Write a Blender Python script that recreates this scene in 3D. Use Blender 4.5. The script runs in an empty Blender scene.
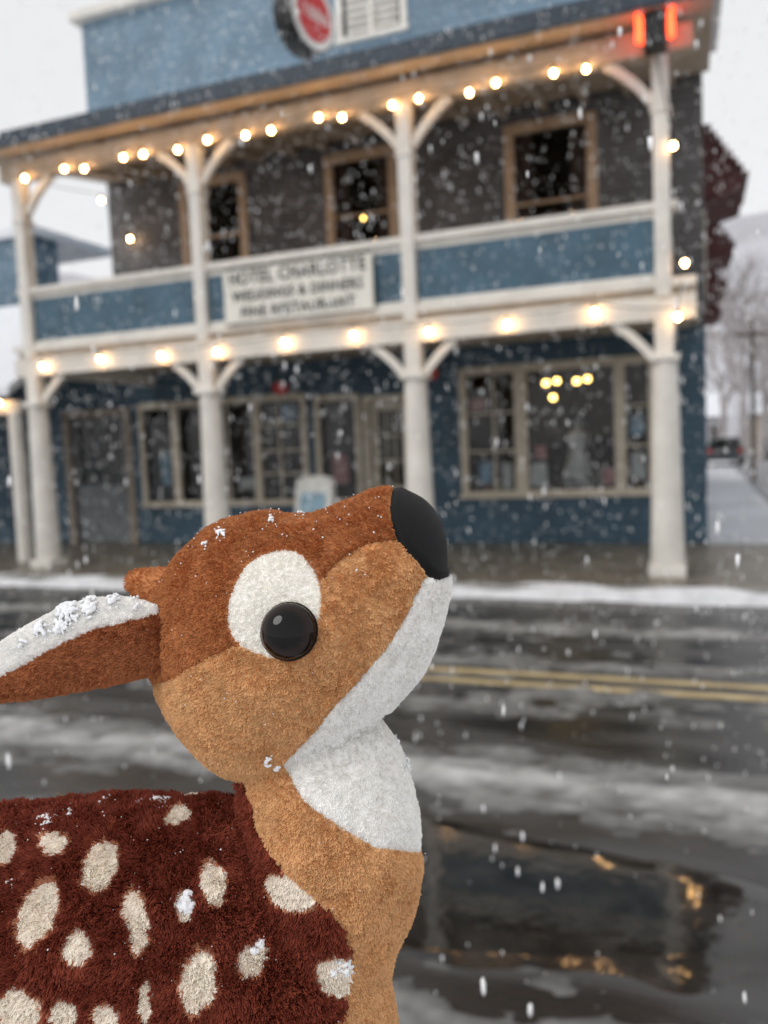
import bpy, math, random, time
import numpy as np
from mathutils import Matrix, Vector
T0=time.time()
random.seed(4); rng=np.random.default_rng(7)
scene=bpy.context.scene
COL=scene.collection

# ------------------------------------------------------------------ noise
_tab=rng.random(4096).astype(np.float32)
def _h(ix,iy,iz):
    return _tab[((ix*73856093)^(iy*19349663)^(iz*83492791))&4095]
def vnoise(x,y,z=0.0):
    x=np.asarray(x,dtype=np.float64); y=np.asarray(y,dtype=np.float64)+0*x; z=np.asarray(z,dtype=np.float64)+0*x
    ix=np.floor(x).astype(np.int64); iy=np.floor(y).astype(np.int64); iz=np.floor(z).astype(np.int64)
    fx=x-ix; fy=y-iy; fz=z-iz
    fx=fx*fx*(3-2*fx); fy=fy*fy*(3-2*fy); fz=fz*fz*(3-2*fz)
    r=0
    for dx in (0,1):
        for dy in (0,1):
            for dz in (0,1):
                r=r+_h(ix+dx,iy+dy,iz+dz)*(fx if dx else 1-fx)*(fy if dy else 1-fy)*(fz if dz else 1-fz)
    return r
def fbm(x,y,z=0.0,o=4):
    s=0;a=0.5;t=0
    for i in range(o):
        s=s+a*vnoise(x*2**i+i*17.3,y*2**i+i*5.1,z*2**i+3.7*i if not np.isscalar(z) else z+3.7*i); t+=a; a*=.5
    return s/t

# ------------------------------------------------------------------ materials
def newmat(name):
    m=bpy.data.materials.new(name); m.use_nodes=True
    nt=m.node_tree; b=nt.nodes['Principled BSDF']
    return m,nt,b
def mat(name,c,rough=.6,var=.15,scale=6,bump=.0,bscale=40,spec=.4,stretch=(1,1,1),metal=0):
    m,nt,b=newmat(name)
    b.inputs['Roughness'].default_value=rough
    b.inputs['Specular IOR Level'].default_value=spec
    b.inputs['Metallic'].default_value=metal
    tc=nt.nodes.new('ShaderNodeTexCoord'); mp=nt.nodes.new('ShaderNodeMapping'); mp.inputs['Scale'].default_value=stretch
    nt.links.new(tc.outputs['Object'],mp.inputs['Vector'])
    n=nt.nodes.new('ShaderNodeTexNoise'); n.inputs['Scale'].default_value=scale; n.inputs['Detail'].default_value=5
    nt.links.new(mp.outputs[0],n.inputs['Vector'])
    r=nt.nodes.new('ShaderNodeValToRGB')
    r.color_ramp.elements[0].position=.3; r.color_ramp.elements[1].position=.7
    r.color_ramp.elements[0].color=(*[max(0,v*(1-var)) for v in c],1)
    r.color_ramp.elements[1].color=(*[min(1,v*(1+var)) for v in c],1)
    nt.links.new(n.outputs['Fac'],r.inputs[0]); nt.links.new(r.outputs[0],b.inputs['Base Color'])
    if bump:
        n2=nt.nodes.new('ShaderNodeTexNoise'); n2.inputs['Scale'].default_value=bscale; n2.inputs['Detail'].default_value=4
        nt.links.new(mp.outputs[0],n2.inputs['Vector'])
        bp=nt.nodes.new('ShaderNodeBump'); bp.inputs['Strength'].default_value=bump; bp.inputs['Distance'].default_value=.02
        nt.links.new(n2.outputs['Fac'],bp.inputs['Height']); nt.links.new(bp.outputs[0],b.inputs['Normal'])
    return m
def clapboard(name,c,var=.2,pitch=.14):
    m,nt,b=newmat(name); b.inputs['Roughness'].default_value=.65
    tc=nt.nodes.new('ShaderNodeTexCoord'); sp=nt.nodes.new('ShaderNodeSeparateXYZ'); nt.links.new(tc.outputs['Object'],sp.inputs[0])
    mm=nt.nodes.new('ShaderNodeMath'); mm.operation='DIVIDE'; mm.inputs[1].default_value=pitch; nt.links.new(sp.outputs['Z'],mm.inputs[0])
    fr=nt.nodes.new('ShaderNodeMath'); fr.operation='FRACT'; nt.links.new(mm.outputs[0],fr.inputs[0])
    r=nt.nodes.new('ShaderNodeValToRGB'); e=r.color_ramp.elements
    e[0].position=.0; e[0].color=(.35,.35,.35,1); e[1].position=.14; e[1].color=(1,1,1,1)
    nt.links.new(fr.outputs[0],r.inputs[0])
    n=nt.nodes.new('ShaderNodeTexNoise'); n.inputs['Scale'].default_value=1.8; n.inputs['Detail'].default_value=7; nt.links.new(tc.outputs['Object'],n.inputs['Vector'])
    r2=nt.nodes.new('ShaderNodeValToRGB'); r2.color_ramp.elements[0].position=.3; r2.color_ramp.elements[1].position=.7
    r2.color_ramp.elements[0].color=(*[v*(1-var) for v in c],1); r2.color_ramp.elements[1].color=(*[v*(1+var) for v in c],1)
    nt.links.new(n.outputs['Fac'],r2.inputs[0])
    mx=nt.nodes.new('ShaderNodeMix'); mx.data_type='RGBA'; mx.blend_type='MULTIPLY'; mx.inputs[0].default_value=1
    nt.links.new(r2.outputs[0],mx.inputs[6]); nt.links.new(r.outputs[0],mx.inputs[7]); nt.links.new(mx.outputs[2],b.inputs['Base Color'])
    bp=nt.nodes.new('ShaderNodeBump'); bp.inputs['Strength'].default_value=.6; bp.inputs['Distance'].default_value=.02
    nt.links.new(fr.outputs[0],bp.inputs['Height']); nt.links.new(bp.outputs[0],b.inputs['Normal'])
    return m
def emis(name,c,s):
    m,nt,b=newmat(name); b.inputs['Base Color'].default_value=(*c,1)
    b.inputs['Emission Color'].default_value=(*c,1); b.inputs['Emission Strength'].default_value=s
    return m
M={}
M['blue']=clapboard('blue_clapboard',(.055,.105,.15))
M['bluepanel']=mat('blue_panel',(.062,.122,.17),.6,.25,2.5)
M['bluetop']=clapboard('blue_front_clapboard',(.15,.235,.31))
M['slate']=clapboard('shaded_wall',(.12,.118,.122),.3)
M['white']=mat('white_paint',(.72,.69,.63),.5,.10,3)
M['cream']=mat('cream_trim',(.56,.50,.40),.5,.1,4)
M['tan']=mat('tan_frame',(.56,.40,.27),.55,.15,5)
M['ceil']=mat('porch_ceiling',(.54,.45,.35),.6,.14,3,stretch=(1,8,1))
M['navy']=mat('navy_fascia',(.03,.045,.065),.5,.2,4)
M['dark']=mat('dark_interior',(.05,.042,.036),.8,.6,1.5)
M['door']=mat('grey_door',(.16,.17,.18),.5,.15,4)
M['palebdoor']=mat('pale_door',(.52,.47,.38),.5,.1,4)
M['maroon']=mat('maroon_shingle',(.09,.026,.026),.7,.4,14,.4,30)
M['black']=mat('black_paint',(.012,.012,.013),.35,.2,6)
M['red']=mat('red_paint',(.5,.03,.03),.45,.1,6)
M['signcream']=mat('sign_board',(.78,.75,.67),.55,.08,5)
M['letter']=mat('sign_letter',(.025,.025,.022),.5,.1,8)
M['snow']=mat('snow',(.80,.82,.86),.75,.05,8,.5,25,.3)
M['poster1']=mat('poster_blue',(.25,.4,.5),.5,.5,9)
M['poster2']=mat('poster_pink',(.6,.3,.28),.5,.4,9)
M['poster3']=mat('poster_white',(.7,.7,.66),.5,.15,9)
M['wood']=mat('weathered_wood',(.16,.13,.10),.8,.3,6)
M['bark']=mat('misty_bark',(.36,.33,.33),.9,.15,3)
M['bulb']=emis('warm_bulb',(1,.56,.22),70)
M['bulb2']=emis('window_bulb',(1,.62,.16),14)
M['neon']=emis('red_neon',(1,.07,.02),6)
g,nt,b=newmat('window_glass'); nt.nodes.remove(b); out=[n for n in nt.nodes if n.type=='OUTPUT_MATERIAL'][0]
tr=nt.nodes.new('ShaderNodeBsdfTransparent'); tr.inputs[0].default_value=(.75,.78,.8,1); gl=nt.nodes.new('ShaderNodeBsdfGlossy'); gl.inputs['Roughness'].default_value=.03
fr=nt.nodes.new('ShaderNodeFresnel'); fr.inputs[0].default_value=1.5; ms=nt.nodes.new('ShaderNodeMixShader')
nt.links.new(fr.outputs[0],ms.inputs[0]); nt.links.new(tr.outputs[0],ms.inputs[1]); nt.links.new(gl.outputs[0],ms.inputs[2]); nt.links.new(ms.outputs[0],out.inputs[0])
M['glass']=g

# ------------------------------------------------------------------ mesh helpers
def mobj(name,verts,faces,m=None,parent=None,smooth=False):
    me=bpy.data.meshes.new(name); me.from_pydata([tuple(v) for v in verts],[],[tuple(f) for f in faces]); me.update()
    if smooth: me.polygons.foreach_set('use_smooth',[True]*len(me.polygons))
    if m: me.materials.append(m)
    o=bpy.data.objects.new(name,me); COL.objects.link(o)
    if parent: o.parent=parent
    return o
def empty(name):
    o=bpy.data.objects.new(name,None); COL.objects.link(o); return o
def box(name,x0,x1,y0,y1,z0,z1,m,parent=None,bev=0):
    v=[(x,y,z) for x in (x0,x1) for y in (y0,y1) for z in (z0,z1)]
    f=[(0,1,3,2),(4,6,7,5),(0,4,5,1),(2,3,7,6),(0,2,6,4),(1,5,7,3)]
    o=mobj(name,v,f,m,parent)
    if bev:
        md=o.modifiers.new('b','BEVEL'); md.width=bev; md.segments=2
    return o
def cone_data(p0,p1,r0,r1,n,V,F):
    p0=Vector(p0);p1=Vector(p1); d=(p1-p0).normalized()
    a=d.orthogonal().normalized(); b=d.cross(a); k=len(V)
    for p,r in((p0,r0),(p1,r1)):
        for i in range(n):
            t=2*math.pi*i/n; V.append(tuple(p+a*math.cos(t)*r+b*math.sin(t)*r))
    for i in range(n):
        j=(i+1)%n; F.append((k+i,k+j,k+n+j,k+n+i))
    F.append(tuple(k+i for i in reversed(range(n)))); F.append(tuple(k+n+i for i in range(n)))
def cyl(name,p0,p1,r0,r1,m,parent=None,n=20):
    V=[];F=[]; cone_data(p0,p1,r0,r1,n,V,F); return mobj(name,V,F,m,parent)
_t=(1+5**.5)/2
ICO=np.array([(-1,_t,0),(1,_t,0),(-1,-_t,0),(1,-_t,0),(0,-1,_t),(0,1,_t),(0,-1,-_t),(0,1,-_t),(_t,0,-1),(_t,0,1),(-_t,0,-1),(-_t,0,1)])/math.sqrt(1+_t*_t)
ICF=np.array([(0,11,5),(0,5,1),(0,1,7),(0,7,10),(0,10,11),(1,5,9),(5,11,4),(11,10,2),(10,7,6),(7,1,8),(3,9,4),(3,4,2),(3,2,6),(3,6,8),(3,8,9),(4,9,5),(2,4,11),(6,2,10),(8,6,7),(9,8,1)])
def blobs(name,cent,rad,m,parent=None,stretch=(1,1,1),jit=.25):
    cent=np.asarray(cent); n=len(cent); rad=np.asarray(rad)
    V=ICO[None]*(1+jit*(rng.random((n,12,1))-.5)*2)*rad[:,None,None]*np.array(stretch)[None,None]+cent[:,None]
    F=(ICF[None]+12*np.arange(n)[:,None,None]).reshape(-1,3)
    return fastmesh(name,V.reshape(-1,3),F,m,parent,True)
def fastmesh(name,V,F,m=None,parent=None,smooth=True):
    V=np.asarray(V,dtype=np.float32); F=np.asarray(F,dtype=np.int32); k=F.shape[1]
    me=bpy.data.meshes.new(name); me.vertices.add(len(V)); me.vertices.foreach_set('co',V.ravel())
    me.loops.add(F.size); me.loops.foreach_set('vertex_index',F.ravel())
    me.polygons.add(len(F)); me.polygons.foreach_set('loop_start',np.arange(0,F.size,k,dtype=np.int32))
    me.update(calc_edges=True)
    me.polygons.foreach_set('use_smooth',np.full(len(F),smooth))
    if m: me.materials.append(m)
    o=bpy.data.objects.new(name,me); COL.objects.link(o)
    if parent: o.parent=parent
    return o
def heightgrid(name,xs,ys,Z,m,parent=None):
    nx,ny=len(xs),len(ys); X,Y=np.meshgrid(xs,ys,indexing='ij')
    V=np.stack([X,Y,Z],-1).reshape(-1,3); i=np.arange(nx-1)[:,None]*ny+np.arange(ny-1)[None]
    F=np.stack([i,i+ny,i+ny+1,i+1],-1).reshape(-1,4)
    return fastmesh(name,V,F,m,parent)
def wall(name,x0,x1,z0,z1,y,ops,m,parent,th=.15):
    xs=sorted({x0,x1,*[o[0] for o in ops],*[o[1] for o in ops]}); zs=sorted({z0,z1,*[o[2] for o in ops],*[o[3] for o in ops]})
    V=[];F=[]
    def q(*p):
        k=len(V); V.extend(p); F.append((k,k+1,k+2,k+3))
    for a,b_ in zip(xs,xs[1:]):
        for c,d in zip(zs,zs[1:]):
            mx,mz=(a+b_)/2,(c+d)/2
            if any(o[0]<mx<o[1] and o[2]<mz<o[3] for o in ops): continue
            q((a,y,c),(b_,y,c),(b_,y,d),(a,y,d)); q((a,y+th,d),(b_,y+th,d),(b_,y+th,c),(a,y+th,c))
    for o in ops+[(x0,x1,z0,z1)]:
        a,b_,c,d=o
        q((a,y,c),(a,y,d),(a,y+th,d),(a,y+th,c)); q((b_,y,d),(b_,y,c),(b_,y+th,c),(b_,y+th,d))
        q((a,y,d),(b_,y,d),(b_,y+th,d),(a,y+th,d)); q((b_,y,c),(a,y,c),(a,y+th,c),(b_,y+th,c))
    return mobj(name,V,F,m,parent)
def window(x0,x1,z0,z1,y,m,parent,divs=(),rows=(),fw=.1,mt=.04):
    box('frame_l',x0-fw,x0,y-.05,y+.05,z0-fw,z1+fw,m,parent,.006); box('frame_r',x1,x1+fw,y-.05,y+.05,z0-fw,z1+fw,m,parent,.006)
    box('frame_t',x0+.002,x1-.002,y-.047,y+.05,z1,z1+fw*1.1,m,parent,.006); box('sill',x0-fw-.04,x1+fw+.04,y-.10,y-.052,z0-fw,z0-fw+.06,m,parent,.006)
    box('frame_b',x0+.002,x1-.002,y-.047,y+.05,z0-fw,z0,m,parent)
    for d,w in divs: box('mullion',d-w/2,d+w/2,y-.03,y+.045,z0+.001,z1-.001,m,parent)
    for x_0,x_1,zz in rows: box('muntin',x_0,x_1,y+.0,y+.03,zz-mt/2,zz+mt/2,m,parent)
    mobj('glass',[(x0,y+.04,z0),(x1,y+.04,z0),(x1,y+.04,z1),(x0,y+.04,z1)],[(0,1,2,3)],M['glass'],parent)

# ================================================================== CAMERA
CAMZ=1.77; D=0.45; FP=830.0
R=Matrix(((.9347,.0120,.3552),(.3527,.0904,-.9313),(-.0435,.9958,.0802)))
q=R.to_quaternion(); R=q.to_matrix()
cam=bpy.data.cameras.new('camera'); co=bpy.data.objects.new('camera',cam); COL.objects.link(co); scene.camera=co
co.matrix_world=Matrix.Translation((0,0,CAMZ))@R.to_4x4()
cam.sensor_fit='VERTICAL'; cam.sensor_height=36; cam.sensor_width=27; cam.lens=FP/1024*36
cam.clip_start=.02; cam.clip_end=3000
cam.dof.use_dof=True; cam.dof.focus_distance=.40; cam.dof.aperture_fstop=7.0

# ================================================================== LIGHT
w=bpy.data.worlds.new('World'); scene.world=w; w.use_nodes=True; nt=w.node_tree; bg=nt.nodes['Background']; bg.inputs[1].default_value=.112
sky=nt.nodes.new('ShaderNodeTexSky'); sky.sky_type='NISHITA'; sky.sun_disc=False; sky.sun_elevation=math.radians(42); sky.sun_rotation=math.radians(215)
hs=nt.nodes.new('ShaderNodeHueSaturation'); hs.inputs['Saturation'].default_value=.12
mx=nt.nodes.new('ShaderNodeMix'); mx.data_type='RGBA'; mx.inputs[0].default_value=.8; mx.inputs[7].default_value=(8.7,8.75,8.9,1)
nt.links.new(sky.outputs[0],hs.inputs['Color']); nt.links.new(hs.outputs[0],mx.inputs[6]); nt.links.new(mx.outputs[2],bg.inputs[0])
sl=bpy.data.lights.new('sun','SUN'); sl.energy=1.05; sl.angle=math.radians(25); sl.color=(1,.975,.94)
so=bpy.data.objects.new('sun',sl); COL.objects.link(so)
el,az=math.radians(42),math.radians(215)
dirv=Vector((math.sin(az)*math.cos(el),math.cos(az)*math.cos(el),math.sin(el)))
so.rotation_euler=dirv.to_track_quat('Z','Y').to_euler()
scene.view_settings.view_transform='Standard'; scene.view_settings.look='None'; scene.view_settings.exposure=0

# ================================================================== GROUND / ROAD
gm=mat('snowy_ground',(.62,.63,.66),.8,.2,.4)
mobj('ground',[(-800,-400,-.03),(800,-400,-.03),(800,1500,-.03),(-800,1500,-.03)],[(0,1,2,3)],gm)
m,nt,b=newmat('wet_asphalt')
tc=nt.nodes.new('ShaderNodeTexCoord'); mp=nt.nodes.new('ShaderNodeMapping'); mp.inputs['Scale'].default_value=(.35,1.6,1)
nt.links.new(tc.outputs['Object'],mp.inputs['Vector'])
n=nt.nodes.new('ShaderNodeTexNoise'); n.inputs['Scale'].default_value=2.2; n.inputs['Detail'].default_value=8; nt.links.new(mp.outputs[0],n.inputs['Vector'])
r=nt.nodes.new('ShaderNodeValToRGB'); r.color_ramp.elements[0].position=.40; r.color_ramp.elements[0].color=(.018,.018,.018,1); r.color_ramp.elements[1].position=.70; r.color_ramp.elements[1].color=(.08,.08,.08,1)
nt.links.new(n.outputs['Fac'],r.inputs[0]); nt.links.new(r.outputs[0],b.inputs['Base Color'])
r3=nt.nodes.new('ShaderNodeMapRange'); r3.inputs[1].default_value=.35; r3.inputs[2].default_value=.65; r3.inputs[3].default_value=.15; r3.inputs[4].default_value=.5
nt.links.new(n.outputs['Fac'],r3.inputs[0]); nt.links.new(r3.outputs[0],b.inputs['Roughness'])
n2=nt.nodes.new('ShaderNodeTexNoise'); n2.inputs['Scale'].default_value=30; n2.inputs['Detail'].default_value=5; nt.links.new(tc.outputs['Object'],n2.inputs['Vector'])
bp=nt.nodes.new('ShaderNodeBump'); bp.inputs['Strength'].default_value=.22; bp.inputs['Distance'].default_value=.012; nt.links.new(n2.outputs['Fac'],bp.inputs['Height']); nt.links.new(bp.outputs[0],b.inputs['Normal'])
b.inputs['Specular IOR Level'].default_value=.34
M['asph']=m
mobj('road',[(-150,.6,0),(150,.6,0),(150,9.15,0),(-150,9.15,0)],[(0,1,2,3)],M['asph'])
mobj('side_street',[(1.6,9.152,-.004),(9,9.152,-.004),(9,180,-.004),(1.6,180,-.004)],[(0,1,2,3)],mat('slushy_street',(.30,.30,.31),.35,.35,.7))
ym=mat('worn_yellow_paint',(.42,.33,.18),.55,.55,6,stretch=(.6,3,1))
rm=empty('road_marking')
for y0 in (5.78,6.04): mobj('yellow_line',[(-120,y0,.004),(120,y0,.004),(120,y0+.12,.004),(-120,y0+.12,.004)],[(0,1,2,3)],ym,rm)
xs=np.arange(-15,7,.04); ys=np.arange(.7,9.1,.022); X,Y=np.meshgrid(xs,ys,indexing='ij')
Yd=Y+.35*(fbm(X*.35,Y*.5,2.)-.5)+.16*(fbm(X*2,Y*2,5.,3)-.5)
def bump(c,wd): return np.exp(-((Yd-c)/wd)**2)
B=.66*bump(4.15,.34)+.30*bump(5.3,.25)+.48*bump(7.7,.30)+.62*bump(2.0,.55)+.36*bump(6.4,.22)+.30*bump(5.68,.15)+.20*bump(5.98,.1)+.35*bump(8.8,.25)+.14*bump(7.0,.3)
# puddle footprint (kept clear of slush)
pm=np.clip(1.25-np.sqrt(((X+1.35)/1.55)**2+((Y-3.08)/.42)**2)+.55*(fbm(X*2.2,Y*3.5,11.,4)-.5),-1,1)
B-=.9*np.clip(pm,0,.5)+.10*np.exp(-((Yd-3.1)/.40)**2)
NZ=.6*(fbm(X*1.3,Y*6,1.,5)-.5)+.62*(fbm(X*5,Y*9,6.,4)-.5)
Z=.05*(B+.95*NZ-.24)+.018*(fbm(X*14,Y*16,4.,3)-.5)
m,nt,b=newmat('road_slush'); b.inputs['Roughness'].default_value=.5
tc=nt.nodes.new('ShaderNodeTexCoord'); sp=nt.nodes.new('ShaderNodeSeparateXYZ'); nt.links.new(tc.outputs['Object'],sp.inputs[0])
n=nt.nodes.new('ShaderNodeTexNoise'); n.inputs['Scale'].default_value=9; n.inputs['Detail'].default_value=6; nt.links.new(tc.outputs['Object'],n.inputs['Vector'])
ma=nt.nodes.new('ShaderNodeMath'); ma.operation='MULTIPLY_ADD'; ma.inputs[1].default_value=.022; nt.links.new(n.outputs['Fac'],ma.inputs[0]); nt.links.new(sp.outputs['Z'],ma.inputs[2])
r=nt.nodes.new('ShaderNodeValToRGB'); e=r.color_ramp.elements; e[0].position=.009; e[0].color=(.06,.06,.06,1); e[1].position=.048; e[1].color=(.55,.55,.54,1)
x_=e.new(.022); x_.color=(.19,.19,.185,1)
nt.links.new(ma.outputs[0],r.inputs[0]); nt.links.new(r.outputs[0],b.inputs['Base Color'])
heightgrid('slush',xs,ys,Z,m)
# puddle water surface: intersects the road where the footprint is positive
px_=np.arange(-3.4,.6,.03); py_=np.arange(2.3,3.9,.02); PX,PY=np.meshgrid(px_,py_,indexing='ij')
pmm=1.25-np.sqrt(((PX+1.35)/1.55)**2+((PY-3.08)/.42)**2)+.55*(fbm(PX*2.2,PY*3.5,11.,4)-.5)
wm,nt,b=newmat('puddle_water'); b.inputs['Roughness'].default_value=.06; b.inputs['Specular IOR Level'].default_value=.5
tc=nt.nodes.new('ShaderNodeTexCoord'); n=nt.nodes.new('ShaderNodeTexNoise'); n.inputs['Scale'].default_value=5; n.inputs['Detail'].default_value=6; nt.links.new(tc.outputs['Object'],n.inputs['Vector'])
r=nt.nodes.new('ShaderNodeValToRGB'); r.color_ramp.elements[0].position=.35; r.color_ramp.elements[0].color=(.010,.009,.008,1); r.color_ramp.elements[1].position=.75; r.color_ramp.elements[1].color=(.04,.036,.032,1); nt.links.new(n.outputs['Fac'],r.inputs[0]); nt.links.new(r.outputs[0],b.inputs['Base Color'])
n2=nt.nodes.new('ShaderNodeTexNoise'); n2.inputs['Scale'].default_value=14; nt.links.new(tc.outputs['Object'],n2.inputs['Vector']); bp=nt.nodes.new('ShaderNodeBump'); bp.inputs['Strength'].default_value=.12; bp.inputs['Distance'].default_value=.008; nt.links.new(n2.outputs['Fac'],bp.inputs['Height']); nt.links.new(bp.outputs[0],b.inputs['Normal'])
heightgrid('puddle',px_,py_,np.clip(pmm*.03,-.012,.005),wm)
con=mat('wet_concrete',(.15,.13,.10),.35,.35,2.5,.2,20)
sw=box('sidewalk',-60,1.2,9.3,13.0,-.02,.12,con)
box('kerb',-60,1.2,9.15,9.296,-.02,.125,mat('kerb_concrete',(.3,.3,.29),.6,.2,3))
xs=np.concatenate([np.arange(-60,-16,.4),np.arange(-16,8,.07),np.arange(8,40,.4)]); ys=np.arange(8.7,9.85,.04); X,Y=np.meshgrid(xs,ys,indexing='ij')
prof=np.exp(-((Y-9.24+.30*(fbm(X*.8,0*X,9.)-.5))/.21)**4)
heightgrid('snow_bank',xs,ys,-.03+prof*(.14+.14*(fbm(X*1.5,Y*3,7.)-.5))+.03*(fbm(X*9,Y*9,3.,3)-.5),mat('roadside_snow',(.64,.65,.67),.75,.15,5,.5,25,.3))

# ================================================================== HOTEL
H=empty('hotel_building')
FY=10.1; WY=13.0; FL=.12
low_ops=[(-3.46,-.69,.97,2.81),(-9.67,-8.35,.9,2.62),(-8.2,-6.4,.9,2.62),(-6.05,-5.4,.9,2.55),(-5.15,-4.45,FL,2.5),(-11.4,-10.1,FL,2.55)]
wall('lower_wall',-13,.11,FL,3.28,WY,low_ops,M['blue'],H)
up_ops=[(-2.58,-1.50,3.9,6.38),(-5.6,-4.63,4.3,6.42),(-8.43,-7.39,4.3,6.42)]
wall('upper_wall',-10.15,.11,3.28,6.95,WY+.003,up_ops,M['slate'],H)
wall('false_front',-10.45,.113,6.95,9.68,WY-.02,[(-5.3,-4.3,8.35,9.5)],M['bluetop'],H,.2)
box('false_front_cornice',-10.6,.25,WY-.2,WY+.2,9.68,9.83,M['white'],H,.01)
window(-5.3,-4.3,8.35,9.5,WY-.02,M['white'],H,divs=[(-4.8,.07)])
for k in range(9): box('shutter_slat',-5.24,-4.36,WY,WY+.015,8.42+k*.12,8.49+k*.12,M['white'],H)
box('side_wall',-.04,.108,WY+.152,34,FL,9.0,M['blue'],H); box('side_wall_far',-13,-12.85,WY+.152,34,FL,3.3,M['blue'],H)
box('side_wall_up',-10.15,-10.0,WY+.155,34,3.3,9.0,M['bluetop'],H)
box('back_wall',-12.85,-.04,33.8,34,FL,9.0,M['blue'],H); box('main_roof',-10.2,.15,WY+.19,34.1,9.0,9.15,M['snow'],H)
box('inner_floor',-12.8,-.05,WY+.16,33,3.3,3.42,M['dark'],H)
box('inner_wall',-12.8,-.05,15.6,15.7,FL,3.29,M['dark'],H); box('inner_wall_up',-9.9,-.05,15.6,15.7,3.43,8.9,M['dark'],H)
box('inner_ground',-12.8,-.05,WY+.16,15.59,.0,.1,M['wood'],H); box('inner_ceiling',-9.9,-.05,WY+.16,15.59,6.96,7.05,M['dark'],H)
window(-3.46,-.69,.97,2.81,WY,M['cream'],H,divs=[(-2.6,.20),(-1.1,.16)],rows=[],fw=.12)
for x in (-3.03,): box('muntin',x-.015,x+.015,WY,WY+.03,.98,2.8,M['cream'],H)
for z in (1.6,2.2): box('muntin',-3.45,-2.71,WY+.001,WY+.032,z-.015,z+.015,M['cream'],H); box('muntin',-1.01,-.7,WY+.001,WY+.032,z-.015,z+.015,M['cream'],H)
window(-9.67,-8.35,.9,2.62,WY,M['cream'],H,divs=[(-9.0,.14)])
window(-8.2,-6.4,.9,2.62,WY,M['cream'],H,divs=[(-7.3,.14)])
for x in (-6.85,-7.9): box('muntin',x-.015,x+.015,WY,WY+.03,.91,2.61,M['cream'],H)
for z in (1.35,1.75,2.2): box('muntin',-7.22,-6.41,WY+.001,WY+.032,z-.015,z+.015,M['cream'],H)
window(-6.05,-5.4,.9,2.55,WY,M['cream'],H)
def door(x0,x1,z0,z1,m,tm,glassfrac=.55,fw=.1):
    box('door_frame_l',x0-fw,x0,WY-.05,WY+.05,z0,z1+fw,tm,H); box('door_frame_r',x1,x1+fw,WY-.05,WY+.05,z0,z1+fw,tm,H); box('door_frame_t',x0,x1,WY-.047,WY+.05,z1,z1+fw,tm,H)
    zg=z0+(z1-z0)*(1-glassfrac)-.1
    box('door_lower',x0+.01,x1-.01,WY+.03,WY+.08,z0+.01,zg,m,H); box('door_top',x0+.01,x1-.01,WY+.03,WY+.08,z1-.15,z1-.01,m,H)
    box('door_stile_l',x0+.01,x0+.13,WY+.03,WY+.08,zg,z1-.15,m,H); box('door_stile_r',x1-.13,x1-.01,WY+.03,WY+.08,zg,z1-.15,m,H)
    for k in (1,2): 
        xx=x0+.13+(x1-x0-.26)*k/3; box('door_muntin',xx-.012,xx+.012,WY+.035,WY+.06,zg,z1-.15,m,H)
        zz=zg+(z1-.15-zg)*k/3; box('door_muntin',x0+.13,x1-.13,WY+.036,WY+.061,zz-.012,zz+.012,m,H)
    mobj('glass',[(x0+.13,WY+.065,zg),(x1-.13,WY+.065,zg),(x1-.13,WY+.065,z1-.15),(x0+.13,WY+.065,z1-.15)],[(0,1,2,3)],M['glass'],H)
    cyl('door_knob',(x1-.07,WY-.02,1.1),(x1-.07,WY+.03,1.1),.03,.03,M['black'],H)
door(-5.15,-4.45,FL,2.5,M['palebdoor'],M['cream'])
door(-11.4,-10.1,FL,2.55,M['door'],mat('brown_trim',(.30,.25,.20),.6),.5,.14)
for a,b_,c,d in up_ops: window(a,b_,c,d,WY,M['tan'],H,fw=.15,rows=[(a,b_,(c+d)/2+.2)])
ccl=mat('curtain_cloth',(.16,.11,.09),.9)
for a,b_,c,d in up_ops[:2]:
    for s in (0,1):
        xx=a+.03 if s==0 else b_-.25; mobj('curtain',[(xx+.22*i/8,WY+.1+.02*(i%2),z) for i in range(9) for z in (c,d)],[(2*i,2*i+2,2*i+3,2*i+1) for i in range(8)],ccl,H)
for (x,z,w_,h_,mm) in [(-3.2,1.25,.2,.35,'poster1'),(-2.85,1.2,.16,.42,'poster3'),(-3.3,2.35,.25,.2,'poster2'),(-2.35,1.2,.26,.36,'poster3'),(-2.32,1.55,.18,.2,'poster2'),(-1.3,1.15,.15,.25,'poster2'),(-.85,1.3,.2,.4,'poster3'),(-.86,1.9,.2,.3,'poster1'),(-9.3,1.5,.2,.6,'poster1'),(-7.6,1.2,.3,.2,'poster3'),(-5.75,1.4,.3,.5,'poster2'),(-6.7,2.4,.3,.3,'poster1')]:
    box('poster',x-w_/2,x+w_/2,WY+.06,WY+.064,z-h_/2,z+h_/2,M[mm],H)
V=[];F=[]
for (z0,z1,r0,r1) in [(1.0,1.15,.10,.03),(1.15,1.3,.26,.2),(1.3,1.55,.2,.12),(1.55,1.8,.12,.18),(1.8,1.9,.18,.05),(1.9,2.0,.05,.05)]: cone_data((-1.78,13.35,z0),(-1.78,13.35,z1),r0,r1,16,V,F)
mobj('dress_form',V,F,mat('dress_white',(.85,.85,.82)),H)
box('display_shelf',-3.4,-.75,13.3,14.2,.85,.97,M['wood'],H)
for k in range(16): 
    x=-3.3+k*.17; hh=random.uniform(.1,.35); box('display_item',x-.05,x+.05,13.4+random.random()*.5,13.95+random.random()*.1,.972,.97+hh,random.choice([M['poster1'],M['poster2'],M['poster3'],M['tan'],M['wood']]),H)
wb=[(-2.36,14,2.68),(-2.2,14.1,2.71),(-1.86,14,2.68),(-1.7,14.1,2.71),(-2.3,14.3,2.45)]
blobs('shop_bulb',wb,[.055]*5,M['bulb2'],H,jit=0)
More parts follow.
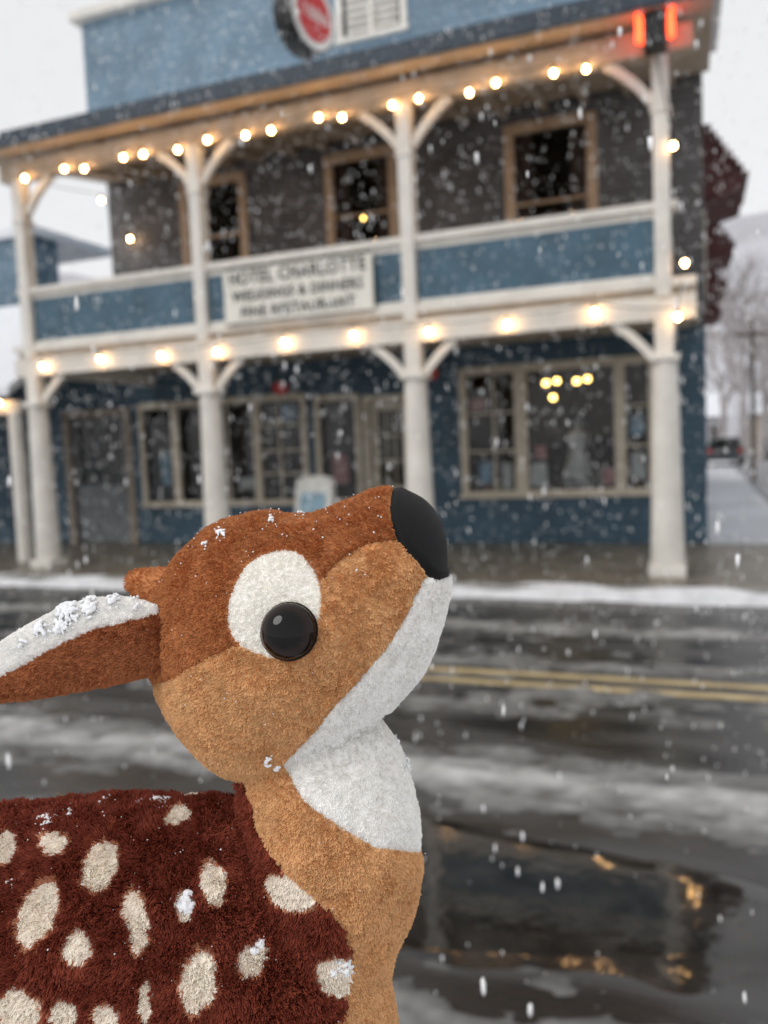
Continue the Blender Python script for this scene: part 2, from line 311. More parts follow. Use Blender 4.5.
blobs('bulb_reflection',[(-5.45,13.9,5.75),(-4.85,13.9,5.75)],[.035,.035],M['bulb2'],H,jit=0)  # added glowing blobs behind the pane imitate warm bulbs reflected in it

box('balcony_floor',-9.7,.0,FY-.02,WY-.005,3.31,3.42,M['ceil'],H)
box('porch_ceiling_joists',-9.6,-.1,FY+.1,WY-.01,3.27,3.305,M['ceil'],H)
box('porch_beam',-9.75,.0,FY-.09,FY+.09,3.04,3.305,M['white'],H,.01)
box('floor_edge_trim',-9.75,.0,FY-.10,FY-.025,3.40,3.50,M['white'],H,.005)
box('side_beam_r',-.43,-.27,FY+.092,WY-.01,3.04,3.26,M['white'],H); box('side_beam_l',-9.52,-9.36,FY+.092,WY-.01,3.04,3.26,M['white'],H)
colx=[-9.44,-6.38,-3.35,-.35]
for i,(a,b_) in enumerate(zip(colx,colx[1:])):
    box('rail_panel',a+.09,b_-.09,FY-.03,FY+.02,3.52,4.18,M['bluepanel'],H)
    box('lower_rail',a+.1,b_-.1,FY-.05,FY+.04,3.501,3.56,M['white'],H)
box('top_rail',-9.6,-.18,FY-.09,FY+.08,4.26,4.35,M['white'],H,.01); box('top_rail_under',-9.5,-.25,FY-.035,FY+.03,4.182,4.258,M['white'],H)
for x in (-9.44,-.35):
    box('side_rail',x-.05,x+.05,FY+.085,WY-.01,4.26,4.34,M['white'],H); box('side_rail_panel',x-.02,x+.02,FY+.09,WY-.01,3.52,4.2,M['bluepanel'],H)
def brace(x,s,z,L=.48,y=FY):
    V=[];F=[];n=8
    for i in range(n+1):
        t=i/n; ang=t*math.pi/2
        bx=L*(1-math.cos(ang))*.25+t*L*.75; bz=-L*(1-t)*.75-L*(1-math.sin(ang))*.25
        for dy in(-.04,.04):
            for o in(-.05,.05):
                V.append((x+s*(bx-o*.7),y+dy,z+bz+o*.7))
    for i in range(n):
        k=4*i; 
        for a,b_ in((0,1),(1,3),(3,2),(2,0)): F.append((k+a,k+b_,k+4+b_,k+4+a))
    mobj('brace',V,F,M['white'],H)
for x in colx:
    cyl('column',(x,FY,.24),(x,FY,2.58),.19,.14,M['white'],H,28)
    box('column_base',x-.2,x+.2,FY-.2,FY+.2,.12,.24,M['white'],H,.01)
    box('column_cap',x-.165,x+.165,FY-.165,FY+.165,2.58,2.65,M['white'],H,.01)
    box('post_short',x-.1,x+.1,FY-.1,FY+.1,2.65,3.04,M['white'],H)
    box('upper_post',x-.085,x+.085,FY-.12,FY+.085,3.3,5.93,M['white'],H,.008)
    box('post_cap',x-.11,x+.11,FY-.135,FY+.11,5.3,5.35,M['white'],H,.006)
    for s in (-1,1):
        if x==colx[0] and s==-1: continue
        if x==colx[-1] and s==1: continue
        brace(x+s*.1,s,3.04,.45); brace(x+s*.08,s,5.93,.5)
box('roof_beam',-9.75,.0,FY-.1,FY+.1,5.932,6.2,M['ceil'],H,.01)
V=[(-10.1,9.55,6.2),(.2,9.55,6.2),(.2,WY-.03,6.78),(-10.1,WY-.03,6.78),(-10.1,9.55,6.24),(.2,9.55,6.24),(.2,WY-.03,7.0),(-10.1,WY-.03,7.0)]
mobj('porch_roof_boards',V,[(3,2,1,0),(4,5,6,7),(0,1,5,4),(1,2,6,5),(2,3,7,6),(3,0,4,7)],M['ceil'],H)
box('fascia',-10.2,.3,9.5,9.547,6.21,6.42,M['navy'],H,.005)
V=[(-10.2,9.56,6.36),(.3,9.56,6.36),(.3,WY-.04,7.02),(-10.2,WY-.04,7.02)]; V=V+[(a,b_,c+.05) for a,b_,c in V]
mobj('porch_roof_snow',V,[(3,2,1,0),(4,5,6,7),(0,1,5,4),(1,2,6,5),(2,3,7,6),(3,0,4,7)],M['snow'],H)
for x in np.arange(-9.3,-.1,.6): mobj('rafter',[(x-.04,10.21,6.20),(x+.04,10.21,6.20),(x+.04,WY-.01,6.66),(x-.04,WY-.01,6.66),(x-.04,10.21,6.31),(x+.04,10.21,6.31),(x+.04,WY-.01,6.775),(x-.04,WY-.01,6.775)],[(3,2,1,0),(0,1,5,4),(1,2,6,5),(3,0,4,7)],M['ceil'],H)
for k,y in enumerate((14.2,19.2,24.2,29.5)):
    V=[(.112,y,5.3),(.112,y,6.5),(.70,y,5.45),(.70,y,5.62),(.112,y+1.8,5.3),(.112,y+1.8,6.5),(.70,y+1.8,5.45),(.70,y+1.8,5.62)]
    mobj('awning',V,[(0,2,3,1),(4,5,7,6),(1,3,7,5),(0,4,6,2),(2,6,7,3)],M['maroon'],H)
    for s in range(8):
        z=6.5-s*.11; x=.14+s*.075; box('awning_shingle',x-.02,x+.1,y-.05+.02*(s%2),y+1.85-.02*(s%2),z-.1,z-.04,M['maroon'],H)
    box('side_window_trim',.109,.15,y+.2,y+1.6,3.9,5.25,M['cream'],H)

S=empty('string_lights')
up=[-9.2,-8.47,-8.12,-7.44,-7.11,-6.55,-6.08,-5.5,-5.12,-4.44,-4.12,-3.45,-3.11,-2.48,-2.16,-1.49,-1.13]
lo=[-9.14,-8.08,-7.03,-6.13,-5.09,-4.10,-3.10,-2.12,-1.10]
pts=[(x,9.93,5.90+.03*math.sin(i*2.3)) for i,x in enumerate(up)]
pl=[(x,9.93,3.16+.03*math.sin(i*1.7)) for i,x in enumerate(lo)]
pr=[(-.22,9.95,4.9),(-.12,9.97,3.63),(-.2,9.9,3.04)]
pe=[(-9.5,12.0,6.15),(-9.6,12.85,5.7),(-10.6,10.5,2.72)]
def uvs(n=16,mn=10):
    V=[(0,0,1)];F=[]
    for i in range(1,mn):
        for j in range(n):
            a=math.pi*i/mn;b=2*math.pi*j/n; V.append((math.sin(a)*math.cos(b),math.sin(a)*math.sin(b),math.cos(a)))
    V.append((0,0,-1))
    for j in range(n): F.append((0,1+j,1+(j+1)%n))
    for i in range(mn-2):
        for j in range(n): F.append((1+i*n+j,1+(i+1)*n+j,1+(i+1)*n+(j+1)%n,1+i*n+(j+1)%n))
    L=len(V)-1
    for j in range(n): F.append((L,1+(mn-2)*n+(j+1)%n,1+(mn-2)*n+j))
    return np.array(V),F
SV,SF=uvs(10,8)
for p in pts+pl+pr+pe:
    mobj('bulb',SV*np.array([.026,.026,.033])+np.array(p),SF,M['bulb'],S,True)
    cyl('socket',(p[0],p[1],p[2]+.03),(p[0],p[1],p[2]+.1),.016,.016,M['black'],S,8)
def wire(P,parent):
    V=[];F=[]
    for a,b_ in zip(P,P[1:]):
        mid=((a[0]+b_[0])/2,(a[1]+b_[1])/2,(a[2]+b_[2])/2-.03)
        cone_data(a,mid,.006,.006,5,V,F); cone_data(mid,b_,.006,.006,5,V,F)
    mobj('wire',V,F,M['black'],parent)
wire([(p[0],p[1],p[2]+.1) for p in pts],S); wire([(p[0],p[1],p[2]+.1) for p in pl]+[(-.2,9.9,3.14),(-.12,9.97,3.73),(-.22,9.95,5.0),(-.4,9.93,6.0)],S)
wire([(-9.44,10.05,6.0),(-9.5,12.0,6.25),(-9.6,12.85,5.8)],S)

HS=empty('hotel_sign')
box('board',-5.98,-3.82,9.96,10.0,3.47,4.22,M['signcream'],HS,.008)
for (a,b_,c,d) in [(-5.98,-3.82,3.47,3.49),(-5.98,-3.82,4.20,4.22)]: box('border',a,b_,9.95,9.958,c,d,M['letter'],HS)
def text(s,x,y,z,size,m,parent,rot=(math.pi/2,0,0),off=.0,w=None):
    c=bpy.data.curves.new('lettering','FONT'); c.body=s; c.size=size; c.extrude=.004; c.align_x='CENTER'; c.align_y='CENTER'; c.offset=off; c.space_character=1.12
    c.materials.append(m); o=bpy.data.objects.new('lettering',c); COL.objects.link(o); o.location=(x,y,z); o.rotation_euler=rot; o.parent=parent
    if w:
        bpy.context.view_layer.update(); o.scale.x=w/max(o.dimensions.x,.01)
    return o
text('HOTEL CHARLOTTE',-4.9,9.952,4.07,.235,M['letter'],HS,off=.004,w=1.98); text('WEDDINGS & DINNERS',-4.9,9.952,3.835,.19,M['letter'],HS,off=.003,w=1.9); text('FINE RESTAURANT',-4.9,9.952,3.62,.19,M['letter'],HS,off=.003,w=1.65)

RS=empty('round_sign')
c=Vector((-4.55,9.9,7.13)); ax=Vector((.96,-.28,-.02)).normalized()
def disc(nm,off,r,th,m): cyl(nm,c+ax*off,c+ax*(off+th),r,r,m,RS,40)
disc('drum',-.14,.43,.28,M['black']); disc('white_face',.141,.40,.01,M['poster3']); disc('red_face',.153,.31,.01,M['red']); disc('back_face',-.151,.40,.01,M['poster3'])
rt=math.atan2(ax.x,-ax.y)
tp=c+ax*.168; text('1886',tp.x,tp.y,tp.z,.22,M['poster3'],RS,(math.pi/2,0,rt))
cyl('mount_pole',(c.x,c.y+.05,6.4),(c.x,c.y+.05,6.8),.03,.03,M['black'],RS)
NS=empty('neon_open_sign')
box('box',-.50,-.26,9.62,9.9,5.86,6.95,M['black'],NS,.02)
for s,x in ((-1,-.525),(1,-.235)):
    V=[];F=[]
    for k in range(4):
        z=6.0+k*.25
        P=[(x,9.66,z),(x,9.66,z+.18),(x,9.86,z+.18),(x,9.86,z),(x,9.66,z)]
        for a,b_ in zip(P,P[1:]): cone_data(a,b_,.016,.016,8,V,F)
    cone_data((x+s*.03,9.64,5.92),(x+s*.03,9.64,6.9),.018,.018,10,V,F)
    mobj('neon_tube',V,F,M['neon'],NS)
for (x,y,z) in ((-6.05,11.6,2.72),(-3.62,11.6,2.78)):
    L=empty('red_lantern'); mobj('globe',SV*np.array([.13,.13,.11])+np.array((x,y,z)),SF,M['red'],L,True)
    cyl('cord',(x,y,z+.1),(x,y,3.27),.006,.006,M['black'],L,6); cyl('cap',(x,y,z+.1),(x,y,z+.13),.05,.05,M['black'],L,12)
A=empty('sandwich_board')
for s in (-1,1):
    mobj('panel',[(-5.75,11.4+s*.28,.12),(-5.15,11.4+s*.28,.12),(-5.15,11.4+s*.02,1.3),(-5.3,11.4+s*.0155,1.35),(-5.6,11.4+s*.0155,1.35),(-5.75,11.4+s*.02,1.3)],[(0,1,2,3,4,5)],M['poster3'],A).modifiers.new('s','SOLIDIFY').thickness=.02
mobj('poster',[(-5.66,11.08,.3),(-5.24,11.08,.3),(-5.24,11.33,1.1),(-5.66,11.33,1.1)],[(0,1,2,3)],M['poster1'],A)
box('hanging_banner',-7.05,-6.93,11.0,11.03,2.1,2.75,M['poster3'],H)

N=empty('neighbour_building')
V=[(-20,10.35,2.82),(-10.25,10.35,2.82),(-10.25,13.3,4.75),(-20,13.3,4.75)]; V+=[(a,b_,c_+.14) for a,b_,c_ in V]
mobj('snowy_porch_roof',V,[(3,2,1,0),(4,5,6,7),(0,1,5,4),(1,2,6,5),(2,3,7,6),(3,0,4,7)],M['snow'],N)
box('porch_beam',-20,-10.3,10.6,10.75,2.55,2.75,M['white'],N)
for x in (-10.45,-13.4,-16.4): cyl('column',(x,10.67,.12),(x,10.67,2.55),.13,.11,M['white'],N)
box('front_wall',-20,-13.02,13.0,13.2,.12,4.7,M['blue'],N); box('upper_wall',-22,-13.05,14.2,14.4,3.3,6.5,M['bluetop'],N); box('roof_snow',-22.2,-12.95,14.1,16.6,6.5,6.68,M['snow'],N)
box('side_wall',-13.25,-13.06,14.41,14.9,3.3,6.5,M['bluetop'],N)

def baretree(name,x,y,h,seed):
    rd=random.Random(seed); V=[];F=[]
    def br(p,d,L,r,k):
        q=p+d*L; cone_data(p,q,r,r*.68,5 if k>2 else 3,V,F)
        if k==0: return
        for i in range(3 if k>1 else 4):
            nd=(d+Vector((rd.uniform(-1,1),rd.uniform(-1,1),rd.uniform(-.35,.75)))*.62).normalized()
            br(p+d*L*rd.uniform(.6,1),nd,L*rd.uniform(.62,.8),r*.62,k-1)
    br(Vector((x,y,0)),Vector((rd.uniform(-.1,.1),0,1)).normalized(),h*.3,h*.022,5)
    mobj(name,V,F,M['bark'])
for i,(x,y,h) in enumerate([(3.4,52,12),(6.8,58,14),(1.6,70,15),(9.5,70,13),(5,85,17),(2.8,62,16),(-30,60,9),(-36,70,12)]): baretree('bare_tree',x,y,h,i)
hm=mat('misty_hill',(.50,.50,.53),1,.16,.02,spec=0,stretch=(1,1,1))
xs=np.linspace(-500,500,160); ys=np.linspace(120,520,60); X,Y=np.meshgrid(xs,ys,indexing='ij')
heightgrid('hills',xs,ys,-1+np.clip((Y-120)/400,0,1)**.8*(105+80*fbm(X*.006,Y*.006,3.)-20)+5*fbm(X*.05,Y*.05,8.)*np.clip((Y-120)/60,0,1),hm)
CV=[];CF=[]
for i in range(900):
    x=random.uniform(-160,160);y=random.uniform(118,150); h=random.uniform(4,11); cone_data((x,y,0),(x+.3,y,h),random.uniform(.8,2),.05,5,CV,CF)
mobj('distant_trees',CV,CF,mat('misty_trees',(.38,.38,.40),1,.3,.1,spec=0))
def house(x0,x1,y0,y1,h,rh,m):
    o=empty('distant_house'); box('walls',x0,x1,y0,y1,0,h,m,o); my=(y0+y1)/2
    V=[(x0-.4,y0-.4,h),(x1+.4,y0-.4,h),(x1+.4,my,h+rh),(x0-.4,my,h+rh),(x0-.4,y1+.4,h),(x1+.4,y1+.4,h)]
    mobj('roof',V,[(0,1,2,3),(3,2,5,4),(0,3,4),(1,5,2)],M['snow'],o)
    for k in range(3): 
        xx=x0+(x1-x0)*(k+.5)/3; box('window',xx-.4,xx+.4,y0-.03,y0+.02,1,2.2,M['dark'],o)
house(3.6,14,62,70,2.8,1.6,mat('tan_siding',(.42,.36,.3),.7)); house(-3,2.2,78,86,3,2.2,mat('grey_siding',(.4,.4,.42),.7))
up_=empty('utility_pole'); cyl('pole',(1.75,31,0),(1.75,31,5.4),.09,.07,mat('pole_wood',(.22,.19,.17),.9),up_,10); box('crossarm',1.25,2.25,30.95,31.05,4.9,5.0,M['wood'],up_)
def car(x,y,m):
    o=empty('parked_car'); P=[(-.88,.35),(-.9,.75),(-.82,.95),(-.66,1.42),(.66,1.42),(.82,.95),(.9,.75),(.88,.35)]
    secs=[(0,.75,.9),(.1,1,1),(1.0,1,1),(3.3,1,1),(4.2,.9,.66),(4.4,.85,.6)]
    V=[];F=[]
    for (dy,sx,sz) in secs:
        for px,pz in P: V.append((x+px*sx,y+dy,pz*sz if pz>1 else pz*(.9+.1*sz)))
    n=8
    for i in range(len(secs)-1):
        for j in range(n): F.append((i*n+j,i*n+(j+1)%n,(i+1)*n+(j+1)%n,(i+1)*n+j))
    F.append(tuple(range(n))); F.append(tuple(reversed(range((len(secs)-1)*n,len(secs)*n))))
    ob=mobj('body',V,F,m,o); ob.modifiers.new('b','BEVEL').width=.06
    box('rear_window',x-.58,x+.58,y+.0,y+.04,.95,1.28,M['black'],o)
    for sx in(-1,1):
        box('tail_light',x+sx*.7-.1,x+sx*.7+.1,y-.02,y+.03,.7,.85,M['red'],o)
        for dy in(.85,3.5): cyl('wheel',(x+sx*.75,y+dy,.33),(x+sx*.95,y+dy,.33),.33,.33,M['black'],o)
car(1.2,44,mat('dark_car_paint',(.05,.055,.06),.3)); car(4.6,50,mat('grey_car_paint',(.25,.26,.28),.3))

# ================================================================== FALLING SNOW
n=72000
P=np.stack([rng.uniform(-14,5,n),rng.uniform(.8,11.5,n),rng.uniform(0,9,n)],-1)
P=P[~((P[:,1]>9.5)&(P[:,2]<7)&(P[:,0]<.2))]
rr=(.0013+.0034*rng.random(len(P))**2.5)*(1+.11*P[:,1])
blobs('falling_snow',P,rr,mat('snowflake',(.95,.95,.95),.8,.02),None,(.7,.7,2.6),.3)
print('setting built',time.time()-T0)

# ================================================================== PLUSH FAWN
S_=D/FP
deer=empty('plush_fawn')
deer.matrix_world=Matrix.Translation(Vector((0,0,CAMZ))+R@Vector((0,0,-D)))@R.to_4x4()
def loc(P):
    P=np.asarray(P,dtype=np.float64); return np.stack([(P[...,0]-384)*S_,(512-P[...,1])*S_,P[...,2]*S_],-1)
def catmull(P,n=8):
    P=np.array(P,float); out=[]
    N=len(P)
    for i in range(N):
        a,b,c,d=P[i-1],P[i],P[(i+1)%N],P[(i+2)%N]
        for t in np.arange(n)/n: out.append(.5*((2*b)+(c-a)*t+(2*a-5*b+4*c-d)*t*t+(3*b-a-3*c+d)*t**3))
    return np.array(out)
def inpoly(x,y,poly):
    r=np.zeros(x.shape,bool); N=len(poly)
    for i in range(N):
        x1,y1=poly[i-1]; x2,y2=poly[i]
        if y1==y2: continue
        c=((y1>y)!=(y2>y))&(x<(x2-x1)*(y-y1)/(y2-y1)+x1); r^=c
    return r
def distpoly(x,y,P):
    d=np.full(x.shape,1e9,np.float32)
    for p in P: np.minimum(d,(x-p[0])**2+(y-p[1])**2,out=d)
    return np.sqrt(d)
def inflate(poly,gx,gy,h):
    P=catmull(poly); X,Y=np.meshgrid(gx,gy,indexing='ij'); mask=inpoly(X,Y,P)
    def relax(H,mask,h,n):
        mk=mask[1:-1,1:-1]
        for _ in range(n):
            H[1:-1,1:-1]=np.where(mk,.25*(H[2:,1:-1]+H[:-2,1:-1]+H[1:-1,2:]+H[1:-1,:-2]+2*h*h),0)
        return H
    s=4; mc=mask[::s,::s]; Hc=relax(np.zeros(mc.shape),mc,h*s,1500)
    H=np.repeat(np.repeat(Hc,s,0),s,1)[:mask.shape[0],:mask.shape[1]]*mask
    H=relax(H,mask,h,500)
    d=distpoly(X.astype(np.float32),Y.astype(np.float32),P)
    return np.where(mask,np.maximum(H,.5),-d*60)
def field(Hh,h,gz,k,w0=0):
    gxx,gyy=np.gradient(Hh,h); g2=(gxx**2+gyy**2).astype(np.float32)[:,:,None]
    z=((gz-w0)/k).astype(np.float32)[None,None,:]
    Fv=z*z-2*Hh.astype(np.float32)[:,:,None]
    return Fv/np.sqrt(4*z*z/k/k+4*g2+400)
def smin(a,b,k):
    hh=np.clip(.5+.5*(b-a)/k,0,1); return b*(1-hh)+a*hh-k*hh*(1-hh)
def capsule(X,Y,Zz,a,b,ra,rb):
    a=np.array(a,np.float32);b=np.array(b,np.float32); d=b-a; L=(d**2).sum()
    t=np.clip(((X-a[0])*d[0]+(Y-a[1])*d[1]+(Zz-a[2])*d[2])/L,0,1)
    return np.sqrt((X-a[0]-t*d[0])**2+(Y-a[1]-t*d[1])**2+(Zz-a[2]-t*d[2])**2)-(ra+(rb-ra)*t)
def nets(F,org,h,flip=True):
    ins=F<0; sh=tuple(s-1 for s in F.shape); c=np.zeros(sh,np.uint8)
    for i in(0,1):
        for j in(0,1):
            for k in(0,1): c+=ins[i:i+sh[0],j:j+sh[1],k:k+sh[2]]
    act=(c>0)&(c<8); ai=np.argwhere(act); N=len(ai)
    idx=np.full(sh,-1,np.int32); idx[act]=np.arange(N)
    cs=[(i,j,k) for i in(0,1) for j in(0,1) for k in(0,1)]
    vals={q:F[ai[:,0]+q[0],ai[:,1]+q[1],ai[:,2]+q[2]].astype(np.float64) for q in cs}
    acc=np.zeros((N,3)); cnt=np.zeros(N)
    for a in cs:
        for ax in range(3):
            if a[ax]: continue
            b=list(a); b[ax]=1; b=tuple(b); va,vb=vals[a],vals[b]; m=(va<0)!=(vb<0)
            t=np.where(m,va/np.where(m,va-vb,1),0); p=np.array(a,float)[None]+t[:,None]*(np.array(b)-np.array(a))[None]
            acc+=p*m[:,None]; cnt+=m
    V=(ai+acc/cnt[:,None])*h+np.array(org)
    faces=[]
    for ax in range(3):
        o1,o2=(ax+1)%3,(ax+2)%3
        sl0=[slice(None)]*3; sl1=[slice(None)]*3; sl0[ax]=slice(0,-1); sl1[ax]=slice(1,None)
        ch=ins[tuple(sl0)]!=ins[tuple(sl1)]; e=np.argwhere(ch)
        e=e[(e[:,o1]>0)&(e[:,o2]>0)&(e[:,o1]<F.shape[o1]-1)&(e[:,o2]<F.shape[o2]-1)]
        def cid(d1,d2):
            q=e.copy(); q[:,o1]+=d1; q[:,o2]+=d2; return idx[q[:,0],q[:,1],q[:,2]]
        Q=np.stack([cid(-1,-1),cid(0,-1),cid(0,0),cid(-1,0)],-1)
        lo=ins[e[:,0],e[:,1],e[:,2]]; Q[~lo]=Q[~lo][:,::-1]; faces.append(Q)
    Fq=np.concatenate(faces); Fq=Fq[(Fq>=0).all(1)]
    return V,(Fq[:,::-1] if flip else Fq)
def smoothV(V,F,n,lam=.5):
    E=np.concatenate([F[:,[0,1]],F[:,[1,2]],F[:,[2,3]],F[:,[3,0]]]); N=len(V)
    deg=np.bincount(E[:,0],minlength=N)+np.bincount(E[:,1],minlength=N)
    for _ in range(n):
        A=np.stack([np.bincount(E[:,0],V[E[:,1],i],N)+np.bincount(E[:,1],V[E[:,0],i],N) for i in range(3)],-1)/np.maximum(deg,1)[:,None]
        V=V+lam*(A-V)
    return V
def vnormals(V,F):
    fn=np.cross(V[F[:,2]]-V[F[:,0]],V[F[:,3]]-V[F[:,1]]); nn=np.zeros_like(V)
    for k in range(4):
        for i in range(3): nn[:,i]+=np.bincount(F[:,k],fn[:,i],len(V))
    return nn/np.maximum(np.linalg.norm(nn,axis=1),1e-9)[:,None]

HEAD=[(372,492),(393,490),(408,494),(424,504),(437,521),(443,545),(444,568),(450,580),(447,602),(438,636),(426,664),(409,689),(391,708),(374,722),(342,744),(310,764),(275,777),(240,774),(207,753),(179,721),(162,685),(155,645),(159,605),(173,571),(198,543),(226,521),(254,514),(288,516),(316,516),(346,505)]
NECK=[(236,690),(350,690),(380,720),(394,740),(405,760),(415,793),(418,830),(417,870),(409,910),(394,947),(370,990),(300,1020),(262,940),(250,860),(247,790)]
BODY=[(-300,880),(-200,838),(-100,816),(0,816),(60,809),(120,804),(180,804),(235,811),(280,845),(325,882),(362,930),(378,970),(388,1000),(394,1040),(392,1100),(355,1170),(260,1210),(100,1225),(-100,1220),(-250,1190),(-330,1100),(-345,980)]
h=3.5
gx=np.arange(-364,476,h); gy=np.arange(470,1480,h); gz=np.arange(-175,176,h)
Hh=inflate(HEAD,gx,gy,h); Hn=inflate(NECK,gx,gy,h); Hb=inflate(BODY,gx,gy,h)
X3=gx.astype(np.float32)[:,None,None]; Y3=gy.astype(np.float32)[None,:,None]; Z3=gz.astype(np.float32)[None,None,:]
F1=field(Hh,h,gz,.82); F2=field(Hn,h,gz,.72); F3=field(Hb,h,gz,.55)
F=smin(F2,F3,16)
for sgn in(-1,1):
    F=smin(F,capsule(X3,Y3,Z3,(335,1100,62*sgn),(350,1430,70*sgn),52,34),20)
    F=smin(F,capsule(X3,Y3,Z3,(-240,1080,80*sgn),(-200,1230,80*sgn),90,50),20)
    F=smin(F,capsule(X3,Y3,Z3,(-200,1230,80*sgn),(-250,1430,80*sgn),50,34),10)
F=smin(F,F1,5)
F=smin(F,capsule(X3,Y3,Z3,(165,604,-52),(116,590,-75),32,15),6)
V,Fq=nets(F,(gx[0],gy[0],gz[0]),h); V=smoothV(V,Fq,4)
del F,F1,F2,F3
Lv=loc(V)
print('deer verts',len(V),time.time()-T0)
def proj(P): 
    f=1/(1-np.abs(P[...,2])/FP); return 384+(P[...,0]-384)*f,512+(P[...,1]-512)*f
def polyline(P,n=10):
    P=np.array(P,float); return np.concatenate([P[i][None]+(P[i+1]-P[i])[None]*(np.arange(n)/n)[:,None] for i in range(len(P)-1)])
SEAMS=[polyline([(425,577),(405,620),(380,655),(350,692),(320,728),(286,768)]),polyline([(395,540),(370,543),(345,556),(325,575)]),polyline([(232,646),(200,662),(175,678),(156,684)]),polyline([(286,768),(300,795),(335,824),(375,846),(422,852)]),polyline([(386,716),(355,736),(322,752),(288,768)])]
EYEP=catmull([(229,612),(240,577),(262,556),(290,551),(312,564),(322,590),(318,622),(305,646),(285,659),(255,653),(236,640)])
NOSE=catmull([(391,500),(398,484),(425,490),(460,520),(465,560),(446,578),(430,577),(416,561),(401,545),(392,524)])
CHIN=[(426,577),(480,570),(480,640),(420,720),(386,722),(345,745),(286,772),(286,768),(320,728),(350,692),(380,655),(405,620)]
BIB=[(283,766),(320,738),(383,700),(460,740),(460,854),(422,853),(375,847),(335,825),(300,797)]
TOP=[(60,450),(480,450),(480,538),(395,540),(370,543),(345,556),(325,575),(310,600),(290,640),(232,646),(200,662),(175,678),(156,684),(100,690),(60,690)]
DARK=[(-900,600),(-900,1215),(-100,1205),(100,1160),(260,1095),(320,1045),(345,1008),(352,970),(347,940),(330,911),(302,886),(276,860),(258,830),(250,800),(242,780),(150,780),(0,770)]
SPOTS=[(8,848,12,16,20),(40,914,17,33,25),(57,843,15,11,0),(101,867,17,26,30),(138,922,13,31,-8),(80,945,16,15,0),(214,883,11,23,-8),(185,905,9,14,0),(198,978,17,31,10),(253,958,14,19,20),(292,890,26,17,25),(341,974,26,19,0),(180,817,15,9,-20),(148,1000,7,20,0),(20,1008,22,22,30),(65,1012,14,16,0),(110,1018,13,16,0),(250,1050,14,24,0),(-50,900,14,22,20),(-60,980,14,22,0),(-130,860,14,20,10),(-140,950,15,24,0),(-210,920,14,22,0),(-220,1010,14,22,0),(60,1080,14,24,0),(-30,1070,14,22,10),(150,1080,14,22,0),(-130,1060,14,22,0)]
HEADC=catmull(HEAD)
CD=dict(top=(.52,.205,.078),tan=(.74,.43,.205),white=(.96,.94,.91),eyew=(.95,.92,.86),dark=(.235,.050,.028),spot=(.97,.88,.77),nose=(.003,.003,.0035),ear=(.42,.15,.062))
def classify(P):
    x,y=proj(P); N=len(P)
    col=np.tile(np.array(CD['tan']),(N,1)); ln=np.full(N,3.6)
    m=inpoly(x,y,TOP); col[m]=CD['top']
    m=inpoly(x,y,CHIN)|inpoly(x,y,BIB); col[m]=CD['white']; ln[m]=2.8
    m=inpoly(x,y,EYEP); col[m]=CD['eyew']; ln[m]=2.2
    j=10*(fbm(P[:,0]*.08,P[:,1]*.08,P[:,2]*.08,3)-.5)
    d=inpoly(x+j,y+j,DARK)&~inpoly(x,y,HEADC); col[d]=CD['dark']; ln[d]=8.5
    for (sx,sy,a,b,ro) in SPOTS:
        c,s=math.cos(math.radians(ro)),math.sin(math.radians(ro)); u=(x-sx)*c+(y-sy)*s; v=-(x-sx)*s+(y-sy)*c
        q=np.sqrt((u/a)**2+(v/b)**2)+.22*(fbm(P[:,0]*.12,P[:,1]*.12,P[:,2]*.1,2)-.5)
        k=d&(q<1.0); col[k]=CD['spot']; ln[k]=5.5
        k=d&(q>=1.0)&(q<1.16); col[k]=.5*np.array(CD['spot'])*np.array((.9,.5,.33))+.5*np.array(CD['dark']); ln[k]=6
    hv=(y>1400); col[hv]=(.05,.02,.012)
    ns=inpoly(x,y,NOSE); col[ns]=CD['nose']; ln[ns]=0
    return col,ln,x,y
vcol,vln,vx,vy=classify(V); 
NR=vnormals(Lv,Fq)
dS=np.full(len(V),1e9)
for s in SEAMS:
    for p in s: dS=np.minimum(dS,(vx-p[0])**2+(vy-p[1])**2)
dS=np.sqrt(dS); Lv=Lv-NR*(3.2*np.exp(-(dS/4.5)**2)*S_)[:,None]
dn=distpoly(vx.astype(np.float32),vy.astype(np.float32),NOSE); isn=inpoly(vx,vy,NOSE)
Lv=Lv+NR*(np.where(isn,np.minimum(dn/6,1)*3.5,0)*S_)[:,None]
NR=vnormals(Lv,Fq)
Lv=Lv+NR*((5.0*(fbm(V[:,0]*.018,V[:,1]*.018,V[:,2]*.018,2)-.5)*2)*S_)[:,None]*(~isn)[:,None]
NR=vnormals(Lv,Fq)

def colmesh(name,Lv,Fq,vcol,dark=.97):
    o=fastmesh(name,Lv,Fq,None,deer); at=o.data.color_attributes.new('col','FLOAT_COLOR','POINT')
    sc=np.where((vcol.sum(1)<.05)[:,None],1,dark)
    at.data.foreach_set('color',np.concatenate([vcol*sc,np.ones((len(vcol),1))],1).astype(np.float32).ravel())
    m,nt,b=newmat(name+'_cloth'); a=nt.nodes.new('ShaderNodeAttribute'); a.attribute_name='col'; nt.links.new(a.outputs['Color'],b.inputs['Base Color'])
    b.inputs['Roughness'].default_value=.7; b.inputs['Specular IOR Level'].default_value=.12
    tc=nt.nodes.new('ShaderNodeTexCoord'); n=nt.nodes.new('ShaderNodeTexNoise'); n.inputs['Scale'].default_value=1500; nt.links.new(tc.outputs['Object'],n.inputs['Vector'])
    bp=nt.nodes.new('ShaderNodeBump'); bp.inputs['Strength'].default_value=.5; bp.inputs['Distance'].default_value=.0004; nt.links.new(n.outputs['Fac'],bp.inputs['Height']); nt.links.new(bp.outputs[0],b.inputs['Normal'])
    o.data.materials.append(m); return o
